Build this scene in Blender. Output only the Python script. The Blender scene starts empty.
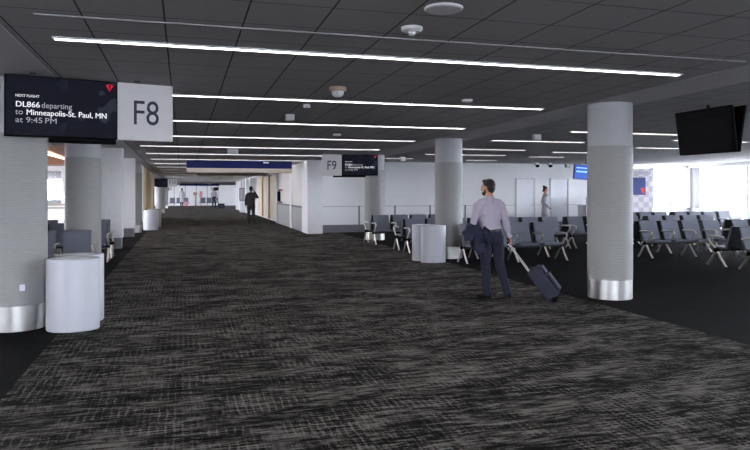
import bpy, bmesh, math, random
from mathutils import Vector, Matrix, noise
C = bpy.context.scene.collection
sc = bpy.context.scene
PI = math.pi
rad = math.radians

# ------------------------------------------------------------------ camera, world, exposure
YAW = math.atan2(192, 661)
EYE = 1.63
cam_d = bpy.data.cameras.new('camera'); cam = bpy.data.objects.new('camera', cam_d); C.objects.link(cam)
cam.location = (0, 0, EYE); cam.rotation_euler = (PI/2, 0, -YAW)
cam_d.sensor_width = 36; cam_d.lens = 36*661/750; cam_d.shift_y = -35/750
cam_d.clip_start = 0.05; cam_d.clip_end = 500
sc.camera = cam

w = bpy.data.worlds.new('overcast_sky'); sc.world = w; w.use_nodes = True
bg = w.node_tree.nodes['Background']; bg.inputs[0].default_value = (0.88, 0.91, 1.0, 1); bg.inputs[1].default_value = 25.0
sc.view_settings.view_transform = 'Standard'; sc.view_settings.look = 'None'
sc.view_settings.gamma = 1; sc.view_settings.exposure = 0.25; sc.view_settings.use_curve_mapping = False
STRIP_W = 13.0      # emission of the corridor strip lights
STRIP_R = 6.0      # emission of the waiting area strip lights
sc.cycles.max_bounces = 8; sc.cycles.diffuse_bounces = 5; sc.cycles.transparent_max_bounces = 12

def cz(y): return 3.05 - 0.0128*y          # the ceiling comes down gently along the concourse

# ------------------------------------------------------------------ materials
def s2l(c):
    c = c/255.0
    return c/12.92 if c <= .04045 else ((c+.055)/1.055)**2.4
def rgb(r, g, b): return (s2l(r), s2l(g), s2l(b), 1)
def nt(m):
    m.use_nodes = True
    return m.node_tree, m.node_tree.nodes['Principled BSDF']
def mat(name, col, rough=.5, metal=0, noise_amt=.06, nscale=8, bump=0, bscale=60, emit=None, spec=.5):
    m = bpy.data.materials.new(name); t, p = nt(m)
    N, L = t.nodes, t.links
    tc = N.new('ShaderNodeTexCoord')
    n = N.new('ShaderNodeTexNoise'); n.inputs['Scale'].default_value = nscale; n.inputs['Detail'].default_value = 4
    L.new(tc.outputs['Object'], n.inputs['Vector'])
    mx = N.new('ShaderNodeMix'); mx.data_type = 'RGBA'
    a = [max(0, c*(1-noise_amt)) for c in col[:3]]+[1]; b = [min(1, c*(1+noise_amt)) for c in col[:3]]+[1]
    mx.inputs['A'].default_value = a; mx.inputs['B'].default_value = b
    L.new(n.outputs['Fac'], mx.inputs['Factor']); L.new(mx.outputs['Result'], p.inputs['Base Color'])
    p.inputs['Roughness'].default_value = rough; p.inputs['Metallic'].default_value = metal
    p.inputs['Specular IOR Level'].default_value = spec
    if bump:
        n2 = N.new('ShaderNodeTexNoise'); n2.inputs['Scale'].default_value = bscale; n2.inputs['Detail'].default_value = 3
        L.new(tc.outputs['Object'], n2.inputs['Vector'])
        bp = N.new('ShaderNodeBump'); bp.inputs['Strength'].default_value = bump; bp.inputs['Distance'].default_value = .01
        L.new(n2.outputs['Fac'], bp.inputs['Height']); L.new(bp.outputs[0], p.inputs['Normal'])
    if emit:
        p.inputs['Emission Color'].default_value = emit[0]; p.inputs['Emission Strength'].default_value = emit[1]
    return m
def mth(N, L, op, a, b=None):
    x = N.new('ShaderNodeMath'); x.operation = op
    for i, v in enumerate((a, b)):
        if v is None: continue
        if hasattr(v, 'links'): L.new(v, x.inputs[i])
        else: x.inputs[i].default_value = v
    return x.outputs[0]

M = {}
M['wall'] = mat('white_wall_paint', (.86, .86, .88, 1), .55, bump=.05)
M['wall_warm'] = mat('cream_wall_paint', (.80, .77, .73, 1), .5)
M['soffit'] = mat('grey_soffit_paint', (.50, .485, .49, 1), .7, noise_amt=.03)
M['white'] = mat('white_lacquer', (.74, .75, .80, 1), .35)
M['cap'] = mat('column_cap_paint', (.42, .42, .44, 1), .5)
M['steel'] = mat('brushed_steel', (.62, .61, .60, 1), .38, 1, .15, 5, .05, 90)
M['chrome'] = mat('polished_aluminium', (.92, .87, .83, 1), .3, .9, .03)
M['seat'] = mat('grey_seat_vinyl', rgb(110, 114, 128), .42, 0, .05, 6, .12, 200)
M['seat_dark'] = mat('black_seat_shell', (.012, .012, .014, 1), .45)
M['black'] = mat('black_plastic', (.003, .003, .0035, 1), .6, spec=.05)
M['tvscreen'] = mat('switched_off_screen', (.002, .002, .003, 1), .5, spec=.08)
M['dark_metal'] = mat('dark_metal', (.03, .03, .032, 1), .4, .6)
M['bin'] = mat('bin_white_laminate', (.52, .53, .585, 1), .4, 0, .02)
M['binhole'] = mat('bin_lid_grey', (.86, .85, .84, 1), .4)
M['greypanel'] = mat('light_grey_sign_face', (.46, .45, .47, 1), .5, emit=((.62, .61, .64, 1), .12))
M['letter'] = mat('navy_lettering', rgb(18, 24, 52), .5)
M['blue'] = mat('navy_blue_sign', (.0015, .006, .06, 1), .5, noise_amt=.25, nscale=.6, spec=.15)
M['beige'] = mat('beige_valance', (.40, .36, .31, 1), .5)
M['baseboard'] = mat('speckled_grey_base', rgb(120, 120, 128), .5, 0, .3, 40)
M['wainscot'] = mat('grey_wainscot_laminate', rgb(150, 150, 150), .4, 0, .1, 10)
M['cap_rail'] = mat('dark_rail', rgb(52, 54, 60), .4)
M['emit'] = mat('strip_light_diffuser', (.9, .9, .9, 1), .5, emit=((1.0, .97, 1.0, 1), STRIP_W))
M['emit_r'] = mat('waiting_strip_diffuser', (.9, .9, .9, 1), .5, emit=((1.0, .95, .92, 1), STRIP_R))
M['emit_far'] = mat('far_strip_diffuser', (.9, .9, .9, 1), .5, emit=((1.0, .95, .92, 1), 5.0))  # dim version for the tenth strip and the added far ones
M['slot'] = mat('air_slot_grey', (.30, .29, .29, 1), .6)
M['fixture'] = mat('ceiling_fixture_white', (.75, .74, .75, 1), .5)
M['fixture_tan'] = mat('ceiling_fixture_beige', rgb(176, 150, 130), .5)
M['text_w'] = mat('screen_white_text', (.4, .4, .4, 1), .5, emit=((.9, .9, .95, 1), .62))
M['text_g'] = mat('screen_grey_text', (.2, .2, .2, 1), .5, emit=((.45, .47, .53, 1), .45))
M['text_r'] = mat('screen_red_mark', (.3, .0, .01, 1), .5, emit=((.75, .0, .02, 1), .45))
M['skin'] = mat('skin', rgb(200, 140, 118), .5)
M['skin2'] = mat('tan_skin', rgb(150, 100, 82), .5)
M['hair'] = mat('dark_brown_hair', rgb(20, 13, 13), .7, 0, .3, 60, .5, 120)
M['eye'] = mat('eye_dark', (.02, .015, .012, 1), .2)
M['lip'] = mat('lips', rgb(160, 92, 84), .45)
M['shirt'] = mat('lavender_grey_shirt', rgb(172, 163, 178), .8, 0, .04, 12, .2, 30)
M['navy'] = mat('navy_wool', rgb(26, 27, 48), .85, 0, .15, 20, .2, 60)
M['navyjacket'] = mat('navy_jacket_cloth', rgb(28, 28, 54), .8, 0, .15, 20, .3, 30)
M['charcoal'] = mat('charcoal_suit', rgb(40, 38, 42), .8, 0, .15, 20)
M['coat'] = mat('pale_grey_coat', rgb(190, 188, 196), .85, 0, .06, 12)
M['shoe'] = mat('black_leather', rgb(18, 18, 26), .3)
M['case'] = mat('navy_suitcase_fabric', rgb(34, 34, 56), .7, 0, .12, 30, .3, 150)
M['case_dark'] = mat('dark_zip_trim', rgb(20, 20, 34), .5)
M['pink'] = mat('pink_fabric', rgb(214, 150, 166), .7)
M['orangewood'] = None

def carpet_mat():
    m = bpy.data.materials.new('patterned_concourse_carpet'); t, p = nt(m); N, L = t.nodes, t.links
    tc = N.new('ShaderNodeTexCoord')
    def nz(sx, sy, scale, det, rough=.6, loc=(0, 0, 0), rz=0):
        mp = N.new('ShaderNodeMapping'); mp.inputs['Scale'].default_value = (sx, sy, 1); mp.inputs['Location'].default_value = loc
        mp.inputs['Rotation'].default_value = (0, 0, rz)
        L.new(tc.outputs['Object'], mp.inputs['Vector'])
        n = N.new('ShaderNodeTexNoise'); n.inputs['Scale'].default_value = scale; n.inputs['Detail'].default_value = det
        n.inputs['Roughness'].default_value = rough
        L.new(mp.outputs[0], n.inputs['Vector']); return n.outputs['Fac']
    streak = nz(1.9, 10, 1.8, 8, .74)                    # long streaks across the walking direction
    cross = nz(22, 2.2, 2.0, 4, .6, (3, 7, 0))            # short ribs along it
    patch = nz(.55, .8, 1.5, 2, .5, (11, 2, 0))
    fine = nz(1, 1.4, 95, 2, .7)
    pmask = N.new('ShaderNodeMapRange'); L.new(patch, pmask.inputs[0])
    pmask.inputs[1].default_value = .40; pmask.inputs[2].default_value = .62
    def cen(x, k): return mth(N, L, 'MULTIPLY', mth(N, L, 'SUBTRACT', x, .5), k)
    a = mth(N, L, 'ADD', cen(streak, 3.3), cen(nz(1.1, 2.6, 1.0, 3, .55, (31, 4, 0)), 1.5))
    b = mth(N, L, 'ADD', mth(N, L, 'MULTIPLY', cen(cross, 1.6), pmask.outputs[0]), cen(nz(6, 42, 1.0, 3, .6, (13, 41, 0)), 1.5))
    # woven lattice that shows only in places
    sp = N.new('ShaderNodeSeparateXYZ'); L.new(tc.outputs['Object'], sp.inputs[0])
    wob = cen(nz(3, 3, 2, 3), .05)
    gx = mth(N, L, 'PINGPONG', mth(N, L, 'ADD', sp.outputs[0], wob), .028); gy = mth(N, L, 'PINGPONG', mth(N, L, 'ADD', sp.outputs[1], wob), .022)
    gl = mth(N, L, 'MINIMUM', gx, mth(N, L, 'MULTIPLY', gy, 1.2))
    glm = N.new('ShaderNodeMapRange'); L.new(gl, glm.inputs[0]); glm.inputs[1].default_value = .003; glm.inputs[2].default_value = .012
    glm.inputs[3].default_value = .24; glm.inputs[4].default_value = -.30
    lat = nz(1.0, 1.8, 1.9, 3, .5, (5, 19, 0))
    lm = N.new('ShaderNodeMapRange'); L.new(lat, lm.inputs[0]); lm.inputs[1].default_value = .47; lm.inputs[2].default_value = .6
    c = mth(N, L, 'MULTIPLY', glm.outputs[0], lm.outputs[0])
    d = cen(fine, 1.5)
    s = mth(N, L, 'ADD', mth(N, L, 'ADD', a, b), mth(N, L, 'ADD', c, d))
    s = mth(N, L, 'ADD', s, .47)
    cr = N.new('ShaderNodeValToRGB'); L.new(s, cr.inputs[0])
    e = cr.color_ramp.elements
    e[0].position = .16; e[0].color = (.0045, .0038, .0034, 1)
    e[1].position = .92; e[1].color = (.225, .21, .193, 1)
    x = e.new(.42); x.color = (.030, .0275, .025, 1)
    x = e.new(.66); x.color = (.118, .109, .099, 1)
    L.new(cr.outputs[0], p.inputs['Base Color']); p.inputs['Roughness'].default_value = .95; p.inputs['Sheen Weight'].default_value = .012; p.inputs['Sheen Roughness'].default_value = .4; p.inputs['Sheen Tint'].default_value = (1, .95, .9, 1)
    p.inputs['Specular IOR Level'].default_value = .04
    bp = N.new('ShaderNodeBump'); bp.inputs['Strength'].default_value = .35; bp.inputs['Distance'].default_value = .01
    L.new(s, bp.inputs['Height']); L.new(bp.outputs[0], p.inputs['Normal'])
    return m
M['carpet'] = carpet_mat()
M['carpet_dark'] = mat('plain_black_carpet', (.011, .011, .012, 1), .9, 0, .45, 3.0, .4, 260, spec=.05)

def tile_mat(name, col, line, sx=.61, sy=.61, ox=0, oy=0, wd=.007):
    m = bpy.data.materials.new(name); t, p = nt(m); N, L = t.nodes, t.links
    tc = N.new('ShaderNodeTexCoord'); sp = N.new('ShaderNodeSeparateXYZ'); L.new(tc.outputs['Object'], sp.inputs[0])
    def g(o, s, off):
        q = mth(N, L, 'PINGPONG', mth(N, L, 'ADD', o, off), s/2)
        return mth(N, L, 'LESS_THAN', q, wd)
    k = mth(N, L, 'MAXIMUM', g(sp.outputs[0], sx, ox), mth(N, L, 'MULTIPLY', g(sp.outputs[1], sy, oy), .8))
    n = N.new('ShaderNodeTexNoise'); n.inputs['Scale'].default_value = 220; L.new(tc.outputs['Object'], n.inputs['Vector'])
    mr = N.new('ShaderNodeMapRange'); L.new(n.outputs['Fac'], mr.inputs[0]); mr.inputs[3].default_value = .9; mr.inputs[4].default_value = 1.1
    mx = N.new('ShaderNodeMix'); mx.data_type = 'RGBA'; L.new(k, mx.inputs['Factor'])
    mx.inputs['A'].default_value = col; mx.inputs['B'].default_value = line
    vm = N.new('ShaderNodeVectorMath'); vm.operation = 'SCALE'; L.new(mx.outputs['Result'], vm.inputs[0]); L.new(mr.outputs[0], vm.inputs['Scale'])
    L.new(vm.outputs[0], p.inputs['Base Color']); p.inputs['Roughness'].default_value = .9
    p.inputs['Specular IOR Level'].default_value = .1
    bp = N.new('ShaderNodeBump'); bp.inputs['Strength'].default_value = .5; bp.inputs['Distance'].default_value = .01; bp.invert = True
    L.new(k, bp.inputs['Height']); L.new(bp.outputs[0], p.inputs['Normal'])
    return m
M['tiles'] = tile_mat('grey_acoustic_tiles', (.37, .355, .355, 1), (.06, .057, .057, 1), ox=-.47+.61, oy=-(6.35-.305))
M['wallpanels'] = tile_mat('white_wall_panels', (.86, .86, .88, 1), (.50, .50, .52, 1), 400.0, 1.02, wd=.006)

def rib_mat():
    m = bpy.data.materials.new('ribbed_column_cladding'); t, p = nt(m); N, L = t.nodes, t.links
    tc = N.new('ShaderNodeTexCoord'); sp = N.new('ShaderNodeSeparateXYZ'); L.new(tc.outputs['Object'], sp.inputs[0])
    z = mth(N, L, 'PINGPONG', sp.outputs[2], .012)
    zz = mth(N, L, 'DIVIDE', z, .012)
    mp = N.new('ShaderNodeMapping'); mp.inputs['Scale'].default_value = (3, 3, 60); L.new(tc.outputs['Object'], mp.inputs[0])
    n = N.new('ShaderNodeTexNoise'); n.inputs['Scale'].default_value = 3; L.new(mp.outputs[0], n.inputs['Vector'])
    f = mth(N, L, 'ADD', mth(N, L, 'MULTIPLY', zz, .35), mth(N, L, 'MULTIPLY', n.outputs['Fac'], .65))
    mx = N.new('ShaderNodeMix'); mx.data_type = 'RGBA'; L.new(f, mx.inputs['Factor'])
    mx.inputs['A'].default_value = (.22, .22, .217, 1); mx.inputs['B'].default_value = (.40, .395, .39, 1)
    L.new(mx.outputs['Result'], p.inputs['Base Color']); p.inputs['Roughness'].default_value = .6; p.inputs['Metallic'].default_value = .1
    bp = N.new('ShaderNodeBump'); bp.inputs['Strength'].default_value = .25; bp.inputs['Distance'].default_value = .004
    L.new(zz, bp.inputs['Height']); L.new(bp.outputs[0], p.inputs['Normal'])
    return m
M['rib'] = rib_mat()

def wood_mat(name, a, b, sc_=(18, 18, 1.2)):
    m = bpy.data.materials.new(name); t, p = nt(m); N, L = t.nodes, t.links
    tc = N.new('ShaderNodeTexCoord'); mp = N.new('ShaderNodeMapping'); mp.inputs['Scale'].default_value = sc_
    L.new(tc.outputs['Object'], mp.inputs[0])
    n = N.new('ShaderNodeTexNoise'); n.inputs['Scale'].default_value = 1.2; n.inputs['Detail'].default_value = 5; L.new(mp.outputs[0], n.inputs['Vector'])
    mx = N.new('ShaderNodeMix'); mx.data_type = 'RGBA'; L.new(n.outputs['Fac'], mx.inputs['Factor'])
    mx.inputs['A'].default_value = a; mx.inputs['B'].default_value = b
    L.new(mx.outputs['Result'], p.inputs['Base Color']); p.inputs['Roughness'].default_value = .45
    return m
M['palewood'] = wood_mat('pale_wood_panel', rgb(214, 190, 150), rgb(236, 218, 184))
M['orangewood'] = wood_mat('orange_wood_ceiling', rgb(176, 104, 58), rgb(206, 136, 84), (1.2, 14, 1))

def screen_mat():
    # dark map-like picture: near-black navy with faint grey blocks
    m = bpy.data.materials.new('departure_screen'); t, p = nt(m); N, L = t.nodes, t.links
    tc = N.new('ShaderNodeTexCoord'); mp = N.new('ShaderNodeMapping'); mp.inputs['Rotation'].default_value = (0, .5, 0)
    L.new(tc.outputs['Object'], mp.inputs[0])
    v = N.new('ShaderNodeTexVoronoi'); v.inputs['Scale'].default_value = 9; L.new(mp.outputs[0], v.inputs['Vector'])
    n = N.new('ShaderNodeTexNoise'); n.inputs['Scale'].default_value = 3.5; n.inputs['Detail'].default_value = 6; L.new(mp.outputs[0], n.inputs['Vector'])
    sp = N.new('ShaderNodeSeparateXYZ'); L.new(tc.outputs['Object'], sp.inputs[0])
    xr = N.new('ShaderNodeMapRange'); L.new(sp.outputs[0], xr.inputs[0]); xr.inputs[1].default_value = .35; xr.inputs[2].default_value = 1.0
    cs = N.new('ShaderNodeSeparateColor'); L.new(v.outputs['Color'], cs.inputs[0])
    k = mth(N, L, 'MULTIPLY', mth(N, L, 'MULTIPLY', mth(N, L, 'GREATER_THAN', cs.outputs[0], .78), n.outputs['Fac']), xr.outputs[0])
    mx = N.new('ShaderNodeMix'); mx.data_type = 'RGBA'; L.new(k, mx.inputs['Factor'])
    mx.inputs['A'].default_value = (.004, .0045, .010, 1); mx.inputs['B'].default_value = (.035, .042, .06, 1)
    L.new(mx.outputs['Result'], p.inputs['Emission Color']); p.inputs['Emission Strength'].default_value = 1
    p.inputs['Base Color'].default_value = (.002, .002, .003, 1); p.inputs['Roughness'].default_value = .5; p.inputs['Specular IOR Level'].default_value = .08
    return m
M['screen'] = screen_mat()

def glass_mat():
    m = bpy.data.materials.new('window_glass'); m.use_nodes = True; t = m.node_tree; N, L = t.nodes, t.links; N.clear()
    o = N.new('ShaderNodeOutputMaterial'); tr = N.new('ShaderNodeBsdfTransparent'); tr.inputs[0].default_value = (.94, .96, .97, 1)
    g = N.new('ShaderNodeBsdfGlossy'); g.inputs['Roughness'].default_value = .05
    mx = N.new('ShaderNodeMixShader'); mx.inputs[0].default_value = .05
    L.new(tr.outputs[0], mx.inputs[1]); L.new(g.outputs[0], mx.inputs[2]); L.new(mx.outputs[0], o.inputs[0])
    return m
M['glass'] = glass_mat()

# ------------------------------------------------------------------ mesh helpers
def link(name, me, m, parent=None):
    o = bpy.data.objects.new(name, me); C.objects.link(o)
    if m is not None: me.materials.append(m)
    if parent is not None: o.parent = parent
    return o
class MB:
    def __init__(s): s.bm = bmesh.new()
    def box(s, x0, x1, y0, y1, z0, z1, bev=0, mtx=None, smooth=False):
        vs = [s.bm.verts.new((x, y, z)) for x in (x0, x1) for y in (y0, y1) for z in (z0, z1)]
        if mtx is not None:
            for v in vs: v.co = mtx @ v.co
        F = []
        for q in ((0, 1, 3, 2), (4, 6, 7, 5), (0, 4, 5, 1), (2, 3, 7, 6), (0, 2, 6, 4), (1, 5, 7, 3)):
            F.append(s.bm.faces.new([vs[i] for i in q]))
        if bev:
            es = list({e for f in F for e in f.edges})
            bmesh.ops.bevel(s.bm, geom=es, offset=bev, segments=2, affect='EDGES', profile=.5)
        return s
    def prism(s, pts, z0, z1):          # counter-clockwise xy outline
        a = [s.bm.verts.new((p[0], p[1], z0)) for p in pts]; b = [s.bm.verts.new((p[0], p[1], z1)) for p in pts]
        s.bm.faces.new(list(reversed(a))); s.bm.faces.new(b); n = len(pts)
        for i in range(n): s.bm.faces.new((a[i], a[(i+1) % n], b[(i+1) % n], b[i]))
        return s
    def quadbox(s, bot, top):           # 4 bottom points, 4 top points
        a = [s.bm.verts.new(p) for p in bot]; b = [s.bm.verts.new(p) for p in top]
        s.bm.faces.new(list(reversed(a))); s.bm.faces.new(b)
        for i in range(4): s.bm.faces.new((a[i], a[(i+1) % 4], b[(i+1) % 4], b[i]))
        return s
    def lathe(s, prof, cx=0, cy=0, seg=40, sx=1, sy=1, smooth=True):   # prof = [(r,z)...] bottom to top
        rings = []
        for r, z in prof:
            rings.append([s.bm.verts.new((cx+sx*r*math.cos(2*PI*i/seg), cy+sy*r*math.sin(2*PI*i/seg), z)) for i in range(seg)])
        for a, b in zip(rings, rings[1:]):
            for i in range(seg):
                f = s.bm.faces.new((a[i], a[(i+1) % seg], b[(i+1) % seg], b[i])); f.smooth = smooth
        s.bm.faces.new(list(reversed(rings[0]))); s.bm.faces.new(rings[-1])
        return s
    def tube(s, pts, r, seg=10, ref=None, caps=True):             # r: number, list, or list of (rx,ry)
        P = [Vector(p) for p in pts]; n = len(P)
        R = r if isinstance(r, (list, tuple)) else [r]*n
        rings = []; carry = ref is None; ref = Vector(ref or (0, 0, 1)); u = None
        for i, p in enumerate(P):
            t = (P[min(i+1, n-1)]-P[max(i-1, 0)]).normalized()
            rr = ref if abs(t.dot(ref)) < .95 else (Vector((1, 0, 0)) if abs(t.x) < .9 else Vector((0, 1, 0)))
            if carry and u is not None: u = (u-t*u.dot(t)).normalized()
            else: u = t.cross(rr).normalized()
            v = u.cross(t).normalized()
            rx, ry = R[i] if isinstance(R[i], (list, tuple)) else (R[i], R[i])
            rings.append([s.bm.verts.new(p+u*rx*math.cos(2*PI*k/seg)+v*ry*math.sin(2*PI*k/seg)) for k in range(seg)])
        for a, b in zip(rings, rings[1:]):
            for k in range(seg):
                f = s.bm.faces.new((a[k], b[k], b[(k+1) % seg], a[(k+1) % seg])); f.smooth = True
        if caps:
            s.bm.faces.new(rings[0]); s.bm.faces.new(list(reversed(rings[-1])))
        return s
    def ball(s, c, rx, ry=None, rz=None, mtx=None, seg=16):
        ry = ry or rx; rz = rz or rx
        g = bmesh.ops.create_uvsphere(s.bm, u_segments=seg, v_segments=max(8, seg//2+2), radius=1)
        for v in g['verts']:
            co = Vector((v.co.x*rx, v.co.y*ry, v.co.z*rz))
            if mtx is not None: co = mtx @ co
            v.co = co+Vector(c)
        for f in {f for v in g['verts'] for f in v.link_faces}: f.smooth = True
        return s
    def build(s, name, m, parent=None):
        bmesh.ops.recalc_face_normals(s.bm, faces=s.bm.faces)
        for e in s.bm.edges:
            if len(e.link_faces) == 2 and e.calc_face_angle(0) > .7: e.smooth = False
        me = bpy.data.meshes.new(name); s.bm.to_mesh(me); s.bm.free()
        return link(name, me, m, parent)
def tag(o, label=None, cat=None, group=None, kind=None):
    if label: o['label'] = label
    if cat: o['category'] = cat
    if group: o['group'] = group
    if kind: o['kind'] = kind
    return o
def struct(name, mb, m):
    return tag(mb.build(name, m), kind='structure')
def thing(name, label, cat, loc=(0, 0, 0), rz=0, group=None):
    o = bpy.data.objects.new(name, None); C.objects.link(o); o.location = loc; o.rotation_euler = (0, 0, rz)
    o.empty_display_size = .1
    return tag(o, label, cat, group)
def dup(root, loc, rz=None, label=None, group=None):
    r = root.copy(); C.objects.link(r); r.location = loc
    if rz is not None: r.rotation_euler = (0, 0, rz)
    if label: r['label'] = label
    if group: r['group'] = group
    for ch in list(root.children):
        c = ch.copy(); C.objects.link(c); c.parent = r
        for g in list(ch.children):
            d = g.copy(); C.objects.link(d); d.parent = c
    return r
def text(name, body, size, m, parent, loc, rot=(PI/2, 0, 0), bold=0, width=None, align='LEFT'):
    cu = bpy.data.curves.new(name, 'FONT'); cu.body = body; cu.size = size; cu.extrude = .002
    cu.align_x = align; cu.resolution_u = 3
    tmp = bpy.data.objects.new('tmp_text', cu); C.objects.link(tmp)
    bpy.context.view_layer.update()
    me = bpy.data.meshes.new_from_object(tmp.evaluated_get(bpy.context.evaluated_depsgraph_get()))
    bpy.data.objects.remove(tmp)
    if bold:
        bm = bmesh.new(); bm.from_mesh(me)
        for q in (1, 2):
            g_ = bmesh.ops.duplicate(bm, geom=[f for f in bm.faces if not q or True][:len(me.polygons)])
            for e_ in g_['geom']:
                if isinstance(e_, bmesh.types.BMVert): e_.co.x += bold*q; e_.co.z += .0001*q
        bm.to_mesh(me); bm.free()
    if width:
        xs = [v.co.x for v in me.vertices]; k = width/(max(xs)-min(xs))
        for v in me.vertices: v.co.x *= k
    o = link(name, me, None, parent); me.materials.clear(); me.materials.append(m)
    o.location = loc; o.rotation_euler = rot
    return o

# ------------------------------------------------------------------ structure
XL, XR = -1.36, 5.72            # edges of the patterned carpet
XOUT, YB, YF, YEND = 22.1, -9.0, 24.8, 71.0
XW = -9.5
struct('floor', MB().box(XL, XR, YB, YEND, -.1, 0), M['carpet'])
struct('floor_waiting', MB().box(XR, XOUT+.3, YB, YF, -.1, 0), M['carpet_dark'])
struct('floor_left', MB().box(XW, XL, YB, YEND, -.1, 0), M['carpet_dark'])
def slab(x0, x1, y0, y1, drop=0, th=.2):
    return MB().quadbox([(x0, y0, cz(y0)-drop), (x1, y0, cz(y0)-drop), (x1, y1, cz(y1)-drop), (x0, y1, cz(y1)-drop)],
                        [(x0, y0, cz(y0)-drop+th), (x1, y0, cz(y0)-drop+th), (x1, y1, cz(y1)-drop+th), (x0, y1, cz(y1)-drop+th)])
struct('ceiling', slab(-1.42, 5.82, YB, YEND), M['tiles'])
struct('ceiling_right', slab(6.66, XOUT+.3, YB, YF+.2), M['tiles'])
struct('ceiling_left', slab(XW, -2.26, YB, 19.0), M['tiles'])
struct('ceiling_left_wood', slab(XW, -2.26, 19.0, 30.2), M['orangewood'])
struct('ceiling_left_far', slab(XW, -2.26, 30.2, YEND), M['tiles'])
struct('trim_1', slab(5.82, 6.66, YB, YF+.2, .004, .21), M['soffit'])
struct('trim_2', slab(-2.26, -1.42, YB, YEND, .004, .21), M['soffit'])
# walls
struct('wall_back', MB().box(5.0, 19.0, YF, YF+.3, 0, 3.1), M['wallpanels'])
struct('wall_front', MB().box(XW, -1.5, YB-.3, YB, 0, 3.6).box(6, XOUT+.3, YB-.3, YB, 0, 3.6).box(-1.5, 6, YB-.3, YB, 0, .5).box(-1.5, 6, YB-.3, YB, 2.7, 3.6), M['wall'])
struct('window_70', MB().box(-1.5, 6, YB-.16, YB-.14, .5, 2.7), M['glass'])  # unseen glazed opening, added to bring fill daylight from behind the viewpoint
struct('wall_left', MB().box(XW-.3, XW, YB, YEND, 0, .9).box(XW-.3, XW, YB, YEND, 2.5, 3.6).box(XW-.3, XW, YB, -4, .9, 2.5)
       .box(XW-.3, XW, 3, 20, .9, 2.5).box(XW-.3, XW, 20, 21, .9, 2.5).box(XW-.3, XW, 30, 32, .9, 2.5).box(XW-.3, XW, 45, 46, .9, 2.5), M['wall'])  # out of view; openings placed and blocked to set daylight on the left seats
struct('wall_far', MB().box(XW, 14.3, YEND, YEND+.3, 0, 3.2), M['wall'])
struct('baseboard_back', MB().box(5.0, 19.0, YF-.03, YF, 0, .29), M['baseboard'])
struct('trim_3', MB().box(5.0, 19.0, YF-.008, YF, .99, 1.005), M['slot'])
for i, x in enumerate((6.56, 8.02, 9.5, 11.02, 12.5)):
    struct('trim_%d' % (10+i), MB().box(x-.03, x+.03, YF-.02, YF, .29, 1.02, .004), M['baseboard'])
# pilaster at the corner of the side corridor wall
struct('wall_pilaster', MB().box(4.42, 5.0, 24.2, 24.95, 0, 3.0, .01), M['wall'])
struct('wall_right', MB().box(4.5, 5.0, 24.9, 33.0, 0, 3.0), M['wall_warm'])
struct('trim_4', MB().box(4.44, 4.5, 24.95, 25.5, 0, 2.45).box(4.44, 4.5, 28.05, 28.55, 0, 2.45).box(4.44, 4.5, 32.5, 33.0, 0, 2.45), M['wall'])
for i, (a, b) in enumerate(((25.5, 28.05), (28.55, 32.5))):
    struct('trim_%d' % (20+i), MB().box(4.46, 4.5, a, b, 0, .93), M['wainscot'])
    struct('trim_%d' % (30+i), MB().box(4.43, 4.5, a, b, .93, 1.0, .005), M['cap_rail'])
# pale wood panelled bay
wd = MB()
for i in range(6):
    y = 33.0+i*1.5
    wd.box(4.52 if i % 2 else 4.44, 5.0, y+.04, y+1.46, .1, 2.5, .01)
struct('wall_right_wood', wd, M['palewood'])
struct('trim_40', MB().box(4.6, 5.0, 33.0, 42.0, 0, 2.62), M['wall_warm'])
struct('trim_41', MB().box(4.3, 5.0, 33.0, 57.3, 2.40, 2.62), M['wall'])
for i in range(5):
    y = 42.3+i*2.9
    struct('door_%d' % (3+i), MB().box(4.62, 4.7, y, y+1.9, 0, 2.15).box(4.58, 4.62, y+.93, y+.97, 0, 2.15), M['wall'])
    struct('trim_%d' % (50+i), MB().box(4.25, 5.0, y+1.95, y+2.6, 0, 2.46, .01), M['wall'])
struct('wall_right_far', MB().box(4.7, 5.0, 42.0, 57.3, 0, 2.5), M['wall_warm'])
struct('floor_far', MB().box(XR, 14.0, 57.3, YEND, -.1, 0), M['carpet_dark'])
struct('ceiling_far', slab(5.82, 14.3, 57.0, YEND), M['tiles'])
struct('wall_far_side', MB().box(5.0, 14.0, 57.0, 57.3, 0, 2.5).box(14.0, 14.3, 57.0, YEND, 0, .8).box(14.0, 14.3, 57.0, 57.8, .8, 2.6), M['wall'])
struct('window_60', MB().box(14.1, 14.12, 57.8, YEND, .8, 2.6), M['glass'])  # unseen side bay window, added to daylight the far end
struct('trim_60', MB().quadbox([(.7, 35.6, 2.40), (4.4, 35.6, 2.38), (4.4, 36.2, 2.38), (.7, 36.2, 2.40)],
                               [(.7, 35.6, 2.62), (4.4, 35.6, 2.62), (4.4, 36.2, 2.62), (.7, 36.2, 2.62)]), M['beige'])
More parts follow.
